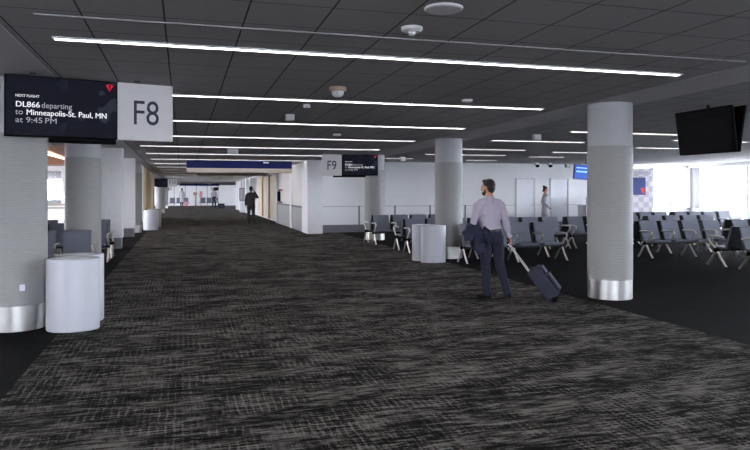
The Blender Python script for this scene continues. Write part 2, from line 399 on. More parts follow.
# left fins
for i, (y, zt) in enumerate(((19.6, 2.83), (24.4, 2.77), (29.5, 2.71))):
    struct('wall_fin_%d' % (i+1), MB().box(-2.75, -1.62, y, y+.45, .3, zt-.02, .006), M['wall'])
    struct('baseboard_fin_%d' % (i+1), MB().box(-2.72, -1.65, y+.02, y+.43, 0, .3), M['baseboard'])
struct('wall_left_wood', MB().box(-2.4, -1.62, 31.5, 33.2, 0, 2.66).box(-2.4, -1.75, 33.2, 35, 0, 2.66).box(-2.4, -1.62, 35, 37.4, 0, 2.62).box(-2.4, -1.62, 38.6, 41, 0, 2.58), M['palewood'])
struct('wall_left_back', MB().box(XW, -5.5, 30, 30.2, 0, 3.2).box(-4.85, -2.3, 30, 30.2, 0, 3.2).box(-5.5, -4.85, 30, 30.2, 0, 1.0).box(-5.5, -4.85, 30, 30.2, 2.42, 3.2), M['wall'])
struct('window_30', MB().box(-5.5, -4.85, 30.08, 30.1, 1.0, 2.42), M['glass'])
struct('trim_70', MB().box(-5.9, -2.9, 29.86, 29.98, .98, 1.06).box(-5.9, -2.9, 29.9, 29.98, .86, .92), M['beige'])
struct('trim_71', MB().box(-9, -2.4, 29.6, 29.9, 2.62, 2.75), M['slot'])
# glazing: end bay of the back wall and the window wall on the right
struct('wall_glazing_sill', MB().box(19.0, XOUT, YF, YF+.3, 0, .82).box(XOUT, XOUT+.3, YB, YF+.3, 0, .82), M['wall'])
struct('wall_glazing_head', MB().box(19.0, XOUT, YF, YF+.3, 2.63, 3.1).box(XOUT, XOUT+.3, YB, YF+.3, 2.66, 3.4), M['wall'])
struct('trim_80', MB().box(XOUT-.25, XOUT, YB, YF, 2.62, 2.98).box(19.0, XOUT, YF-.12, YF, 2.62, 3.0), M['wall'])
k = 1
for x0, x1 in ((19.06, 20.1), (20.16, 21.05), (21.11, 22.0)):
    struct('window_%d' % k, MB().box(x0, x1, YF+.13, YF+.15, .82, 2.63), M['glass']); k += 1
struct('trim_81', MB().box(19.0, 19.06, YF, YF+.25, .82, 2.63).box(20.1, 20.16, YF+.05, YF+.25, .82, 2.63).box(21.05, 21.11, YF+.05, YF+.25, .82, 2.63)
       .box(22.0, XOUT+.3, YF-.1, YF+.3, .82, 2.66), mat('grey_window_frame', (.10, .10, .105, 1), .5))
ys = [YF-.45-1.33*i for i in range(25)]
mull = MB()
for i, y in enumerate(ys[:-1]):
    big = (i % 6 == 0)
    hw = .16 if big else .035
    mull.box(XOUT+.02 if not big else XOUT-.06, XOUT+.25, y-hw, y+hw, .82, 2.66)
    struct('window_%d' % k, MB().box(XOUT+.13, XOUT+.15, ys[i+1]+.035, y-.035, .82, 2.66), M['glass']); k += 1
M['mullion'] = mat('grey_mullion', (.12, .12, .125, 1), .5)
struct('trim_82', mull, M['mullion'])
struct('ground', MB().box(-120, 160, -100, 160, -.6, -.3), mat('pale_apron_concrete', (.55, .55, .56, 1), .9))
# flush doors in the back wall
for i, (x0, x1) in enumerate(((13.35, 14.15), (14.95, 15.75))):
    struct('trim_%d' % (90+i), MB().box(x0-.05, x0, YF-.03, YF, 0, 2.12).box(x1, x1+.05, YF-.03, YF, 0, 2.12).box(x0-.05, x1+.05, YF-.03, YF, 2.07, 2.12), M['bin'])
    d = struct('door_%d' % (i+1), MB().box(x0, x1, YF-.012, YF, .02, 2.05), M['white'])
    MB().box(x1-.14, x1-.04, YF-.07, YF-.012, 1.0, 1.03, .004).build('door_handle', M['steel'], d)

# ------------------------------------------------------------------ ceiling strip lights
def strip_light(name, x0, x1, y, label, group, m, wdt=.072, top=0):
    z = cz(y)
    t = thing(name, label, 'ceiling light', ((x0+x1)/2, y, z), 0, group)
    L = (x1-x0)/2
    MB().box(-L, L, -wdt/2, wdt/2, -.012, .0).build('diffuser', m, t)
    MB().box(-L-.015, L+.015, -wdt/2-.015, -wdt/2, -.018, .0).box(-L-.015, L+.015, wdt/2, wdt/2+.015, -.018, .0)\
        .box(-L-.015, -L, -wdt/2, wdt/2, -.018, 0).box(L, L+.015, -wdt/2, wdt/2, -.018, 0).build('frame', M['fixture'], t)
    return t
names = ['nearest, at the top of the picture', 'second from the front', 'third from the front', 'fourth from the front',
         'fifth from the front', 'sixth from the front', 'seventh from the front', 'eighth from the front']
for i in range(-4, 17):  # strips past the tenth are added to brighten the far floor
    y = 6.35+3.04*i
    if i < 0: lab = 'long white ceiling strip light behind the viewpoint'
    elif i < 8: lab = 'long white strip light across the concourse ceiling, '+names[i]
    else: lab = ('ninth', 'tenth')[min(i-8, 1)]+' strip light from the front, faint beyond the big blue sign' if i < 10 else 'faint strip light added to brighten the far half of the concourse'
    strip_light('strip_light', -1.08, 5.50, y, lab, 'strip lights across the concourse ceiling' if i < 10 else 'added far strip lights', M['emit'] if i < 9 else M['emit_far'])
for i, (x0, x1, y, lab) in enumerate((
    (8.0, 10.77, 12.45, 'strip light passing behind the nearest right column near its top'),
    (7.3, 9.85, 14.8, 'strip light left of the nearest right column, longest over the seats'),
    (7.0, 9.75, 17.65, 'strip light just right of the second right column cap, upper one'),
    (11.06, 13.9, 18.2, 'short strip light ending behind the nearest right column, above the blue screen'),
    (7.5, 10.3, 20.0, 'strip light behind the second right column cap, lower one'),
    (11.5, 12.8, 20.45, 'short strip light above the woman in grey'),
    (6.9, 7.9, 22.4, 'thin strip light between the second and third right columns'),
    (10.2, 11.4, 22.8, 'thin short strip light close to the white back wall'),
    (12.4, 13.96, 16.0, 'strip light just left of the hanging monitors, low'),
    (10.85, 13.6, 10.5, 'strip light right of the hanging monitors, upper'),
    (11.7, 13.98, 13.7, 'strip light running behind the hanging monitors, lower'),
    (8.0, 10.8, 7.3, 'strip light over the waiting area outside the view'), (13.2, 16, 8.0, 'strip light over the waiting area outside the view'),
    (8.0, 10.8, 2.3, 'strip light over the waiting area outside the view'), (13.2, 16, 2.3, 'strip light over the waiting area outside the view'))):
    strip_light('strip_light', x0, x1, y, lab, 'strip lights over the waiting area', M['emit_r'], .09)
for y, lab in ((12.0, 'strip light over the left waiting area seats'), (16.5, 'strip light over the left waiting area, further back')):
    strip_light('strip_light', -6.5, -3.4, y, lab, 'strip lights over the left waiting area', M['emit_r'], .09)
t = thing('strip_light', 'diagonal strip light on the orange wood ceiling at the left', 'ceiling light', (-3.9, 24, cz(24)-.02))
MB().box(-.05, .05, -4, 4, -.02, 0).build('diffuser', M['emit_r'], t)
MB().box(-.07, -.05, -4, 4, -.03, 0).box(.05, .07, -4, 4, -.03, 0).build('frame', M['fixture'], t)
struct('trim_95', MB().box(-1.1, 5.65, 5.56, 5.60, cz(5.58)-.012, cz(5.58)+.01), M['slot'])

# small ceiling fixtures
def fixture(name, x, y, prof, m, label, cat, seg=32, extra=None):
    t = thing(name, label, cat, (x, y, cz(y)))
    MB().lathe([(r, -z) for r, z in reversed(prof)], seg=seg).build('housing', m, t)
    if extra: MB().lathe([(r, -z) for r, z in reversed(extra)], seg=seg).build('lens', M['fixture'], t)
    return t
fixture('ceiling_speaker', 1.87, 4.6, [(.145, 0), (.145, .012), (.13, .02)], M['fixture'], 'flat round white ceiling speaker at the top of the picture', 'speaker')
fixture('smoke_detector', 1.83, 5.2, [(.09, 0), (.088, .025), (.065, .04)], M['fixture'], 'round smoke detector with a small nub, in front of the nearest strip light', 'smoke detector',
        extra=[(.03, .038), (.028, .06), (.018, .068)])
fixture('security_camera', 1.9, 8.25, [(.11, 0), (.11, .055)], M['fixture_tan'], 'beige dome camera hanging above the second strip light', 'camera',
        extra=[(.08, .05), (.078, .08), (.06, .115), (.03, .13)])
fixture('smoke_detector', 3.94, 8.8, [(.08, 0), (.078, .03), (.05, .045)], M['fixture'], 'flat white smoke detector at the right end of the second strip light', 'smoke detector')
fixture('sprinkler_head', 1.8, 9.9, [(.055, 0), (.055, .05)], M['fixture'], 'small white sprinkler cover between the second and third strip lights', 'sprinkler')
def boxfix(name, x, y, w_, h_, label, cat, dy=.06, m=None):
    t = thing(name, label, cat, (x, y, cz(y)))
    MB().box(-w_/2, w_/2, -dy, dy, -h_, 0, .006).build('housing', m or M['fixture'], t)
    MB().box(-w_/2+.02, w_/2-.02, -dy-.006, -dy, -h_+.02, -.02).build('cover', M['wall'], t)
boxfix('ceiling_sensor', 1.73, 11.1, .14, .11, 'small white square sensor hanging over the third strip light', 'sensor')
boxfix('exit_sign', 7.66, 13.3, .17, .13, 'small pale square fixture left of the nearest right column, near the ceiling', 'ceiling fixture')
boxfix('ceiling_sensor', 3.25, 14.2, .16, .05, 'thin white fixture just above the fourth strip light', 'sensor')
boxfix('ceiling_sensor', 7.3, 21.7, .17, .14, 'small white square fixture between the second and third right columns', 'sensor')
boxfix('ceiling_sensor', 1.37, 19.3, .3, .16, 'small white box on the ceiling above the big blue sign', 'sensor')
for x, lab in ((13.85, 'left one of two small dark spot cameras above the back wall'), (14.45, 'right one of two small dark spot cameras above the back wall')):
    t = thing('spot_camera', lab, 'camera', (x, 24.1, cz(24.1)))
    MB().lathe([(.09, -.08), (.12, 0)], seg=20).build('mount', M['fixture'], t)
    MB().ball((.06, -.02, -.12), .08, .08, .07).build('lens', M['black'], t)
boxfix('exit_sign', 15.5, 24.4, .18, .16, 'small grey square fixture high on the back wall left of the blue screen', 'ceiling fixture', m=M['baseboard'])
fixture('security_camera', 7.95, 11.1, [(.05, 0), (.05, .05)], M['fixture'], 'small dark dome camera beside the nearest right column', 'camera')
MBc = MB().ball((7.95, 11.1, cz(11.1)-.08), .06)
o = MBc.build('camera_dome', M['black']); o.parent = [x for x in bpy.data.objects if x.get('label', '').startswith('small dark dome')][0]
o.location = (-7.95, -11.1, -cz(11.1))

# ------------------------------------------------------------------ columns
def column(x, y, label, r=.33, group='round clad columns', steel=.29):
    zt = cz(y)-.004
    t = thing('round_column', label, 'column', (x, y, 0), 0, group)
    MB().lathe([(r-.004, 0), (r-.004, steel)], seg=56).build('base_band', M['steel'], t)
    MB().lathe([(r, steel), (r, 1.105)], seg=56).lathe([(r-.006, 1.105), (r-.006, 1.115)], seg=56).lathe([(r, 1.115), (r, 2.29)], seg=56).build('cladding', M['rib'], t)
    MB().lathe([(r-.005, 2.29), (r-.005, zt)], seg=56).build('cap', M['cap'], t)
    return t
cR1 = column(6.25, 8.68, 'round grey clad column nearest on the right, beside the suitcase')
column(6.15, 14.8, 'round grey clad column second on the right, behind the white bins')
column(6.06, 20.9, 'round grey clad column third on the right, behind the smaller gate sign')
cL1 = column(-1.90, 8.75, 'round grey clad column at the left edge with a white socket plate')
MB().box(.10, .155, -.335, -.315, .47, .545, .004).build('socket_plate', M['white'], cL1)
column(-1.97, 14.7, 'round grey clad column second on the left, between the seats', .345)
column(-1.85, 27.0, 'round column on the left by the white fin walls', .33)
column(-1.55, 49.3, 'pale round column far down the left side of the concourse', .33)
column(-1.6, 61.5, 'small pale round column furthest down the left side', .33)
column(5.35, 49.6, 'pale round column far down on the right, behind the information board', .33) if False else None

# ------------------------------------------------------------------ waste bins
def bin_(x, y, label, r=(.29, .21), m=None, h=.83):
    t = thing('waste_bin', label, 'bin', (x, y, 0))
    a, b = r
    MB().lathe([(.95, 0), (1.0, .012), (1.0, h-.012), (.985, h)], sx=a, sy=b, seg=56).build('body', m or M['bin'], t)
    MB().lathe([(.62, h), (.62, h+.004)], sx=a, sy=b, seg=40).build('lid_ring', M['binhole'], t)
    return t
bin_(-1.235, 8.42, 'white oval waste bin at the front left, in front of its twin')
bin_(-1.245, 8.95, 'white oval waste bin at the left, behind the front one', m=M['bin'])
bin_(5.42, 13.95, 'white oval waste bin beside the second right column, front one of the pair')
bin_(5.37, 14.4, 'white oval waste bin beside the second right column, rear one of the pair')
bin_(-1.25, 28.4, 'small white waste bin far down the left side by the fin walls', (.3, .25), None, .80)
bin_(-1.22, 30.6, 'cream waste bin behind the small white bin far down the left', (.3, .25), M['beige'], .8)

# ------------------------------------------------------------------ tandem seating
PITCH = .62
def bank(n, label, legs, group):
    t = thing('tandem_seating', label, 'seating', (0, 0, 0), 0, group)
    Lx = n*PITCH
    MB().box(-.02, Lx+.02, -.035, .035, .33, .375, .008).build('beam', M['dark_metal'], t)
    for i in range(n):
        x0 = i*PITCH+.07; x1 = x0+PITCH-.14
        # seat pad, gently scooped
        b = MB(); prof = [(-.235, .415), (-.22, .432), (-.1, .425), (.05, .418), (.16, .42), (.2, .44), (.205, .405), (.1, .372), (-.1, .375), (-.22, .385)]
        A = [b.bm.verts.new((x0, y, z)) for y, z in prof]; B = [b.bm.verts.new((x1, y, z)) for y, z in prof]
        b.bm.faces.new(A); b.bm.faces.new(list(reversed(B)))
        for q in range(len(prof)):
            b.bm.faces.new((A[q], B[q], B[(q+1) % len(prof)], A[(q+1) % len(prof)]))
        b.build('seat', M['seat'], t)
        b = MB(); prof = [(.165, .43), (.215, .56), (.265, .70), (.325, .87), (.335, .868), (.352, .865), (.30, .69), (.25, .55), (.205, .42)]
        A = [b.bm.verts.new((x0, y-.02, z)) for y, z in prof]; B = [b.bm.verts.new((x1, y-.02, z)) for y, z in prof]
        b.bm.faces.new(A); b.bm.faces.new(list(reversed(B)))
        for q in range(len(prof)):
            b.bm.faces.new((A[q], B[q], B[(q+1) % len(prof)], A[(q+1) % len(prof)]))
        bk = b.build('backrest', M['seat'], t)
        b = MB(); prof = [(.205, .40), (.25, .55), (.30, .69), (.352, .862), (.34, .80), (.315, .60), (.30, .40)]
        A = [b.bm.verts.new((x0+.01, y-.018, z)) for y, z in prof]; B = [b.bm.verts.new((x1-.01, y-.018, z)) for y, z in prof]
        b.bm.faces.new(A); b.bm.faces.new(list(reversed(B)))
        for q in range(len(prof)):
            b.bm.faces.new((A[q], B[q], B[(q+1) % len(prof)], A[(q+1) % len(prof)]))
        b.build('back_shell', M['seat_dark'], bk)
    for i in range(n+1):
        x = i*PITCH
        MB().tube([(x, .0, .36), (x, -.09, .44), (x, -.19, .53), (x, -.235, .585), (x, -.22, .63), (x, -.16, .645), (x, .02, .645), (x, .19, .635)], .020, 8, ref=(1, 0, 0)).build('armrest', M['chrome'], t)
        if i in legs:
            b = MB()
            b.tube([(x, -.275, .018), (x, -.25, .03), (x, -.12, .19), (x, -.05, .30), (x, 0, .33)], [.020, .021, .022, .024, .026], 8, ref=(1, 0, 0))
            b.tube([(x, .275, .018), (x, .25, .03), (x, .12, .19), (x, .05, .30), (x, 0, .33)], [.020, .021, .022, .024, .026], 8, ref=(1, 0, 0))
            lg = b.build('leg', M['chrome'], t)
            hb = MB(); hb.tube([(x-.035, 0, .352), (x+.035, 0, .352)], .048, 16, ref=(0, 0, 1)); hb.build('hub', M['black'], lg)
            for s in (-1, 1): MB().box(x-.025, x+.025, s*.285-.025, s*.285+.025, 0, .022, .005).build('foot_glide', M['black'], lg)
    return t
protos = {}
def place_bank(n, x, y, flip, label, group):
    """flip False: sitters face the camera side (-Y), True: they face the back wall"""
    if flip: loc, rz = (x+n*PITCH, y, 0), PI
    else: loc, rz = (x, y, 0), 0
    if n in protos: return dup(protos[n], loc, rz, label, group)
    t = bank(n, label, (0, 2, n) if n > 2 else (0, n), group)
    t.location = loc; t.rotation_euler = (0, 0, rz); protos[n] = t
    return t
g = 'grey tandem seats in the right waiting area'
HB = .425
def pair(n, x, c, lab, gr=g, front=True, rear=True, nr=None, xr=None):
    if front: place_bank(n, x, c-HB, False, 'grey seat bench facing the viewer, '+lab, gr)
    if rear: place_bank(nr or n, x if xr is None else xr, c+HB, True, 'grey seat bench facing away, '+lab, gr)
pair(4, 10.90, 11.05, 'at the right edge nearest the camera')
pair(4, 10.62, 13.8, 'right of the nearest right column, second row')
pair(4, 13.4, 13.8, 'second row, far right end behind the edge seats')
pair(4, 5.95, 13.95, 'directly behind the man with the suitcase', rear=True, nr=3, xr=6.6)
pair(4, 10.4, 16.6, 'third row, starting just left of the nearest right column')
pair(4, 13.1, 16.6, 'third row, continuing right of the nearest right column')
pair(3, 8.35, 16.6, 'third row, between the man and the nearest right column')
pair(4, 5.55, 16.6, 'third row, behind the white bins')
pair(4, 5.46, 19.35, 'fourth row, beside the third right column')
pair(4, 13.7, 19.35, 'fourth row, below the wall poster')
pair(4, 16.4, 19.35, 'fourth row, by the right windows')
g2 = 'grey tandem seats in the left waiting area'
pair(4, -4.08, 13.7, 'left side, right behind the twin white bins', g2, rear=False)
pair(4, -4.10, 16.5, 'left side, second row beside the second left column', g2)
pair(4, -4.22, 18.5, 'left side, in front of the white fin wall', g2, rear=False)

# ------------------------------------------------------------------ gate signs
def gate_sign(x, y, rz, zb, letters, label, panel_right=True, txt=True, sc_=1.0, group='gate signs'):
    """local x runs along the face, the face looks to -y"""
    t = thing('gate_sign', label, 'sign', (x, y, zb), rz, group)
    S, P, H = 1.17*sc_, .64*sc_, .68*sc_
    sx, px = (0, S) if panel_right else (P, 0)
    body = MB().box(sx, sx+S, 0, .09, 0, H, .006).build('screen_housing', M['black'], t)
    scr = MB().box(0, S-.03, 0, .004, 0, H-.03).build('screen', M['screen'], t); scr.location = (sx+.015, -.004, .015)
    MB().box(px, px+P, -.004, .09, .0, H, .004).build('gate_panel', M['greypanel'], t)
    MB().box(sx+.45*sc_ if panel_right else px+.35*sc_, sx+S-.0 if panel_right else sx+S-.4*sc_, .1, .2, -.05, H-.08, .005).build('rear_screen', M['black'], t)
    HT = max(.03, cz(y)-zb-H)+.0
    MB().box(.25*sc_, .31*sc_, .03, .09, H, H+HT).box(S+.2*sc_, S+.26*sc_, .03, .09, H, H+HT).build('hanger', M['dark_metal'], t)
    if letters:
        text('gate_number', letters, .42*sc_, M['letter'], t, (px+P/2, -.007, .19*sc_), width=.29*sc_*(len(letters)*.5), align='CENTER')
    if txt:
        X0 = sx+.105
        text('flight_heading', 'NEXT FLIGHT', .040, M['text_w'], t, (X0, -.009, .435), bold=.0005, width=.235)
        text('flight_number', 'DL866', .088, M['text_w'], t, (X0, -.009, .325), bold=.0013, width=.237)
        text('flight_status', 'departing', .088, M['text_g'], t, (X0+.257, -.009, .325), width=.31)
        text('flight_to', 'to', .088, M['text_g'], t, (X0, -.009, .240), width=.075)
        text('flight_city', 'Minneapolis-St. Paul, MN', .088, M['text_w'], t, (X0+.105, -.009, .240), bold=.0013, width=.83)
        text('flight_time', 'at 9:45', .088, M['text_g'], t, (X0, -.009, .153), width=.265)
        text('flight_time_suffix', 'PM', .088, M['text_g'], t, (X0+.29, -.009, .153), width=.115)
        lx, lz = sx+S-.09, H-.085
        lg = MB()
        def tri(p):
            a = [lg.bm.verts.new((q[0]*.8+lx, -.010, q[1]*.8+lz)) for q in p]; b = [lg.bm.verts.new((q[0]*.8+lx, -.007, q[1]*.8+lz)) for q in p]
            lg.bm.faces.new(a); lg.bm.faces.new(list(reversed(b)))
            for i in range(len(p)): lg.bm.faces.new((a[i], b[i], b[(i+1) % len(p)], a[(i+1) % len(p)]))
        tri([(-.055, .05), (-.008, .05), (-.004, -.045)]); tri([(.0, -.05), (.012, .05), (.055, .05)]); tri([(-.035, .058), (.035, .058), (.0, .066)])
        lg.build('red_logo', M['text_r'], t)
    return t
gate_sign(-1.875, 8.06, rad(14.4), 2.225, 'F8', 'large overhead gate sign F8 with dark departure screen at the left')
gate_sign(4.30, 20.95, rad(-14.4), 2.095, 'F9', 'overhead gate sign F9 with dark departure screen by the third right column', panel_right=False)
gate_sign(-2.15, 48.2, rad(14.4), 1.87, 'F10', 'small distant overhead gate sign F10 on the left side', txt=False)
gate_sign(4.15, 50.1, rad(-14.4), 1.80, '', 'small distant gate sign on the right above the information board', panel_right=False, txt=False)
gate_sign(-1.75, 63.5, 0, 1.60, '', 'tiny furthest gate sign, left end of the concourse', txt=False, sc_=.42)
gate_sign(2.5, 64.5, 0, 1.60, '', 'tiny furthest gate sign, right end of the concourse', panel_right=False, txt=False, sc_=.42)
# distant info board + counter under it
t = thing('information_board', 'framed pale board below the distant blue screen on the right', 'board', (4.15, 49.0, 0))
MB().box(-.2, .55, 0, .08, .86, 1.78).build('frame', M['letter'], t)
for i in range(3): MB().box(-.16+.235*i, .045+.235*i, -.01, 0, .9, 1.74).build('panel', M['cap'], t)
t = thing('counter_stand', 'white counter stand under the distant framed board', 'counter', (4.15, 48.9, 0))
MB().box(-.15, .5, 0, .5, 0, .84, .02).build('body', M['white'], t); MB().box(-.17, .52, -.02, .52, .84, .86).build('top', M['cap'], t)

# big blue overhead signs
def blue_sign(x0, x1, y, zb, h, label, val=True):
    t = thing('overhead_sign', label, 'sign', (x0, y, zb))
    W = x1-x0
    MB().box(0, W, 0, .25, .16 if val else 0, h, .005).build('blue_panel', M['blue'], t)
    if val: MB().box(0, W, -.01, .26, 0, .16, .005).build('valance', M['beige'], t)
    MB().box(.4, .46, .1, .16, h, cz(y)-zb+.0).box(W-.46, W-.4, .1, .16, h, cz(y)-zb).build('hanger', M['dark_metal'], t)
    MB().box(W*.72, W*.72+.2, -.015, 0, h*.8, h*.8+.045).build('small_lamp', M['fixture'], t)
blue_sign(.12, 3.95, 24.85, 2.27, .45, 'wide blank navy blue sign hanging across the concourse')
blue_sign(-.3, 3.3, 64.0, 2.02, .2, 'small distant navy blue sign at the far end', False)

# ------------------------------------------------------------------ hanging monitors
t = thing('twin_monitor', 'pair of black back-to-back monitors hanging from the ceiling at the right', 'monitor', (7.78, 8.36, 0))
def mon(sgn):
    # screen plane runs along Y, leans out at the top
    b = MB(); X = -.03*sgn; T = math.radians(8 if sgn > 0 else 9)*sgn
    mtx = Matrix.Translation((-.02*sgn, 0, 2.19)) @ Matrix.Rotation(-T, 4, 'Y')
    b.box(-.016, .016, -.59, .565, 0, .69, .005, mtx)
    hs = b.build('monitor_housing', M['black'], t)
    MB().box(-.020*1 if sgn > 0 else .016, -.016 if sgn > 0 else .020, -.57, .55, .02, .67, 0, mtx).build('screen', M['tvscreen'], hs)
mon(1); mon(-1)
MB().tube([(0, 0, 2.5), (0, 0, cz(8.4))], .025, 12).build('pole', M['dark_metal'], t)
MB().box(-.03, .03, -.08, .08, 2.5, 2.56).build('bracket', M['black'], t)
# blue screen beyond
t = thing('flight_monitor', 'bright blue hanging screen partly behind the nearest right column', 'monitor', (13.08, 20.2, 2.02), rad(-4))
mt = Matrix.Rotation(rad(4), 4, 'Y')
MB().box(0, 1.1, 0, .07, 0, .52, .006, mt).build('monitor_housing', M['letter'], t)
MB().box(.02, 1.08, -.008, 0, .02, .5, 0, mt).build('screen', mat('blue_screen', rgb(10, 60, 150), .3, emit=(rgb(8, 62, 160), 1.0)), t)
MB().box(.08, .9, -.012, -.008, .24, .30, 0, mt).box(.08, .5, -.012, -.008, .38, .42, 0, mt).build('screen_bars', mat('pale_blue_bar', rgb(120, 180, 220), .3, emit=(rgb(120, 190, 230), .8)), t)
MB().tube([(.5, .05, .5), (.5, .05, cz(20)-2.0)], .02).build('pole', M['dark_metal'], t)

# poster stand by the back wall
t = thing('poster_display', 'tall pale patterned display with a blue and red poster, beside the bright windows', 'display', (18.45, 24.0, 0), rad(-14))
def pattern_mat():
    m = bpy.data.materials.new('embossed_pale_panel'); tr, p = nt(m); N, L = tr.nodes, tr.links
    tc = N.new('ShaderNodeTexCoord'); mp = N.new('ShaderNodeMapping'); mp.inputs['Scale'].default_value = (3, 0, 3); L.new(tc.outputs['Object'], mp.inputs[0])
    c = N.new('ShaderNodeTexChecker'); c.inputs['Scale'].default_value = 1.5; L.new(mp.outputs[0], c.inputs['Vector'])
    c.inputs['Color1'].default_value = rgb(214, 208, 214); c.inputs['Color2'].default_value = rgb(188, 182, 190)
    L.new(c.outputs[0], p.inputs['Base Color']); return m
MB().box(-.12, .82, 0, .12, 0, 2.56, .01).build('panel', pattern_mat(), t)
MB().box(-.1, .52, -.01, 0, 1.42, 2.16).build('poster', mat('poster_blue', rgb(64, 74, 140), .4, 0, .2, 3), t)
b = MB(); vs = [(.30, -.014, 1.72), (.50, -.014, 1.72), (.46, -.014, 1.46), (.40, -.014, 1.44)]
b.quadbox([(x, y, z) for x, y, z in vs], [(x, -.010, z) for x, y, z in vs]).build('red_figure', mat('poster_red', rgb(226, 70, 50), .4), t)
b = MB(); vs = [(-.1, -.005, 1.32), (.0, -.005, 1.32), (-.07, -.005, .85), (-.1, -.005, .85)]
b.quadbox(vs, [(x, -.001, z) for x, y, z in vs]).build('red_wedge', mat('wedge_red', rgb(226, 80, 56), .4), t)
MB().box(.22, .75, -.012, 0, 2.3, 2.42).build('header_strip', mat('header_grey', rgb(178, 170, 186), .5), t)
# white podium behind the column
t = thing('gate_podium', 'white stepped gate podium left of the nearest right column, by the back wall', 'podium', (15.6, 23.2, 0))
MB().box(0, 1.6, 0, .6, 0, 1.02, .01).build('body', M['white'], t); MB().box(.35, 1.6, .1, .55, 1.02, 1.36, .01).build('upper_shelf', M['white'], t)

# extinguisher / call point on the side wall
t = thing('fire_extinguisher', 'small dark and red wall unit above the grey wainscot', 'fire extinguisher', (4.48, 31.7, 0))
MB().tube([(-.07, 0, 1.10), (-.07, 0, 1.55)], .075, 14).build('cylinder', M['black'], t)
MB().box(-.16, 0, -.75, -.5, 1.02, 1.08).box(-.16, 0, -.75, -.5, 1.60, 1.66).build('bracket', mat('red_bracket', rgb(170, 60, 60), .4), t)
MB().tube([(-.07, 0, 1.55), (-.07, 0, 1.64)], .03, 10).build('valve', M['dark_metal'], t)

# distant seats and small things at the far end
def small_bank(x, y, lab):
    tt = dup(protos[3], (x, y, 0), PI/2*0, lab, 'distant benches at the end of the concourse')
small_bank(-1.3, 68.0, 'tiny distant bench at the far left end of the concourse')
small_bank(1.6, 68.3, 'tiny distant bench at the centre of the far end')
t = thing('notice_stand', 'tiny distant stand with a dark round sign at the far end', 'sign', (1.2, 69.5, 0))
MB().tube([(0, 0, 0), (0, 0, 1.1)], .03).build('post', M['dark_metal'], t); MB().lathe([(.2, 1.1), (.2, 1.4)], seg=20, sy=.2).build('panel', M['fixture_tan'], t)
t = thing('notice_board', 'tiny distant pink notice board at the far end', 'sign', (1.75, 69.5, 0))
MB().box(-.15, .15, 0, .04, .9, 1.5).build('panel', M['pink'], t); MB().box(-.02, .02, 0, .03, 0, .9).build('post', M['dark_metal'], t)
for i in range(6):
    struct('trim_%d' % (100+i), MB().box(-2+i*1.1, -1.95+i*1.1, YEND-.03, YEND, 0, 2.2), M['slot'])

# ------------------------------------------------------------------ people
def remesh(b, name, m, parent, vox, smooth=2, amp=0, nsc=9, seed=0):
    bmesh.ops.recalc_face_normals(b.bm, faces=b.bm.faces)
    me = bpy.data.meshes.new(name); b.bm.to_mesh(me); b.bm.free()
    o = bpy.data.objects.new('tmp', me); C.objects.link(o)
    r = o.modifiers.new('r', 'REMESH'); r.mode = 'VOXEL'; r.voxel_size = vox; r.use_smooth_shade = True
    s = o.modifiers.new('s', 'SMOOTH'); s.iterations = smooth; s.factor = .5
    bpy.context.view_layer.update()
    m2 = bpy.data.meshes.new_from_object(o.evaluated_get(bpy.context.evaluated_depsgraph_get()))
    bpy.data.objects.remove(o)
    if amp:
        sv = Vector((seed*3.1, seed*1.7, seed))
        ns = [v.normal.copy() for v in m2.vertices]
        for v, n in zip(m2.vertices, ns):
            q = v.co
            k = noise.noise(Vector((q.x*nsc, q.y*nsc, q.z*nsc*1.6))+sv)+.5*noise.noise(Vector((q.x*nsc*2.2, q.y*nsc*2.2, q.z*nsc*3.4))+sv)
            v.co = q+n*(amp*k)
    m2.name = name
    for p in m2.polygons: p.use_smooth = True
    m2.materials.clear()
    return link(name, m2, m, parent)
def lerp(a, b, t): return tuple(a[i]+(b[i]-a[i])*t for i in range(3))
def hand(b, wrist, fdir, pnorm, side, curl, sc_=1.0):
    """palm and five fingers; fdir along fingers, pnorm out of the palm, side: direction of the thumb"""
    f = Vector(fdir).normalized(); n = Vector(pnorm).normalized(); s = Vector(side).normalized(); W = Vector(wrist)
    b.tube([W-f*.02, W+f*.02*sc_, W+f*.06*sc_, W+f*.092*sc_], [(.026, .02), (.034, .018), (.041, .016), (.038, .013)], 12, ref=n)
    for i, (L, off) in enumerate(((.070, .030), (.078, .010), (.073, -.011), (.058, -.031))):
        p0 = W+f*.075*sc_+s*off; a = 0; p = p0+f*.012; P = [p0, p]
        for seg_, l in enumerate((.42, .33, .25)):
            a += curl*(1, 1.15, .8)[seg_]
            d = f*math.cos(a)+n*math.sin(a); p = p+d*L*l*sc_*1.05; P.append(p)
        b.tube(P, [.009, .0095, .009, .0085, .0065], 8, ref=s)
    p0 = W+f*.025+s*.03; d1 = (f*.6+s*.75+n*.35).normalized(); d2 = (f*.85+s*.1+n*.6).normalized()
    p1 = p0+d1*.04; p2 = p1+d2*.032; p3 = p2+(d2+n*.4).normalized()*.022
    b.tube([p0-d1*.01, p1, p2, p3], [.014, .011, .010, .0075], 8, ref=n)
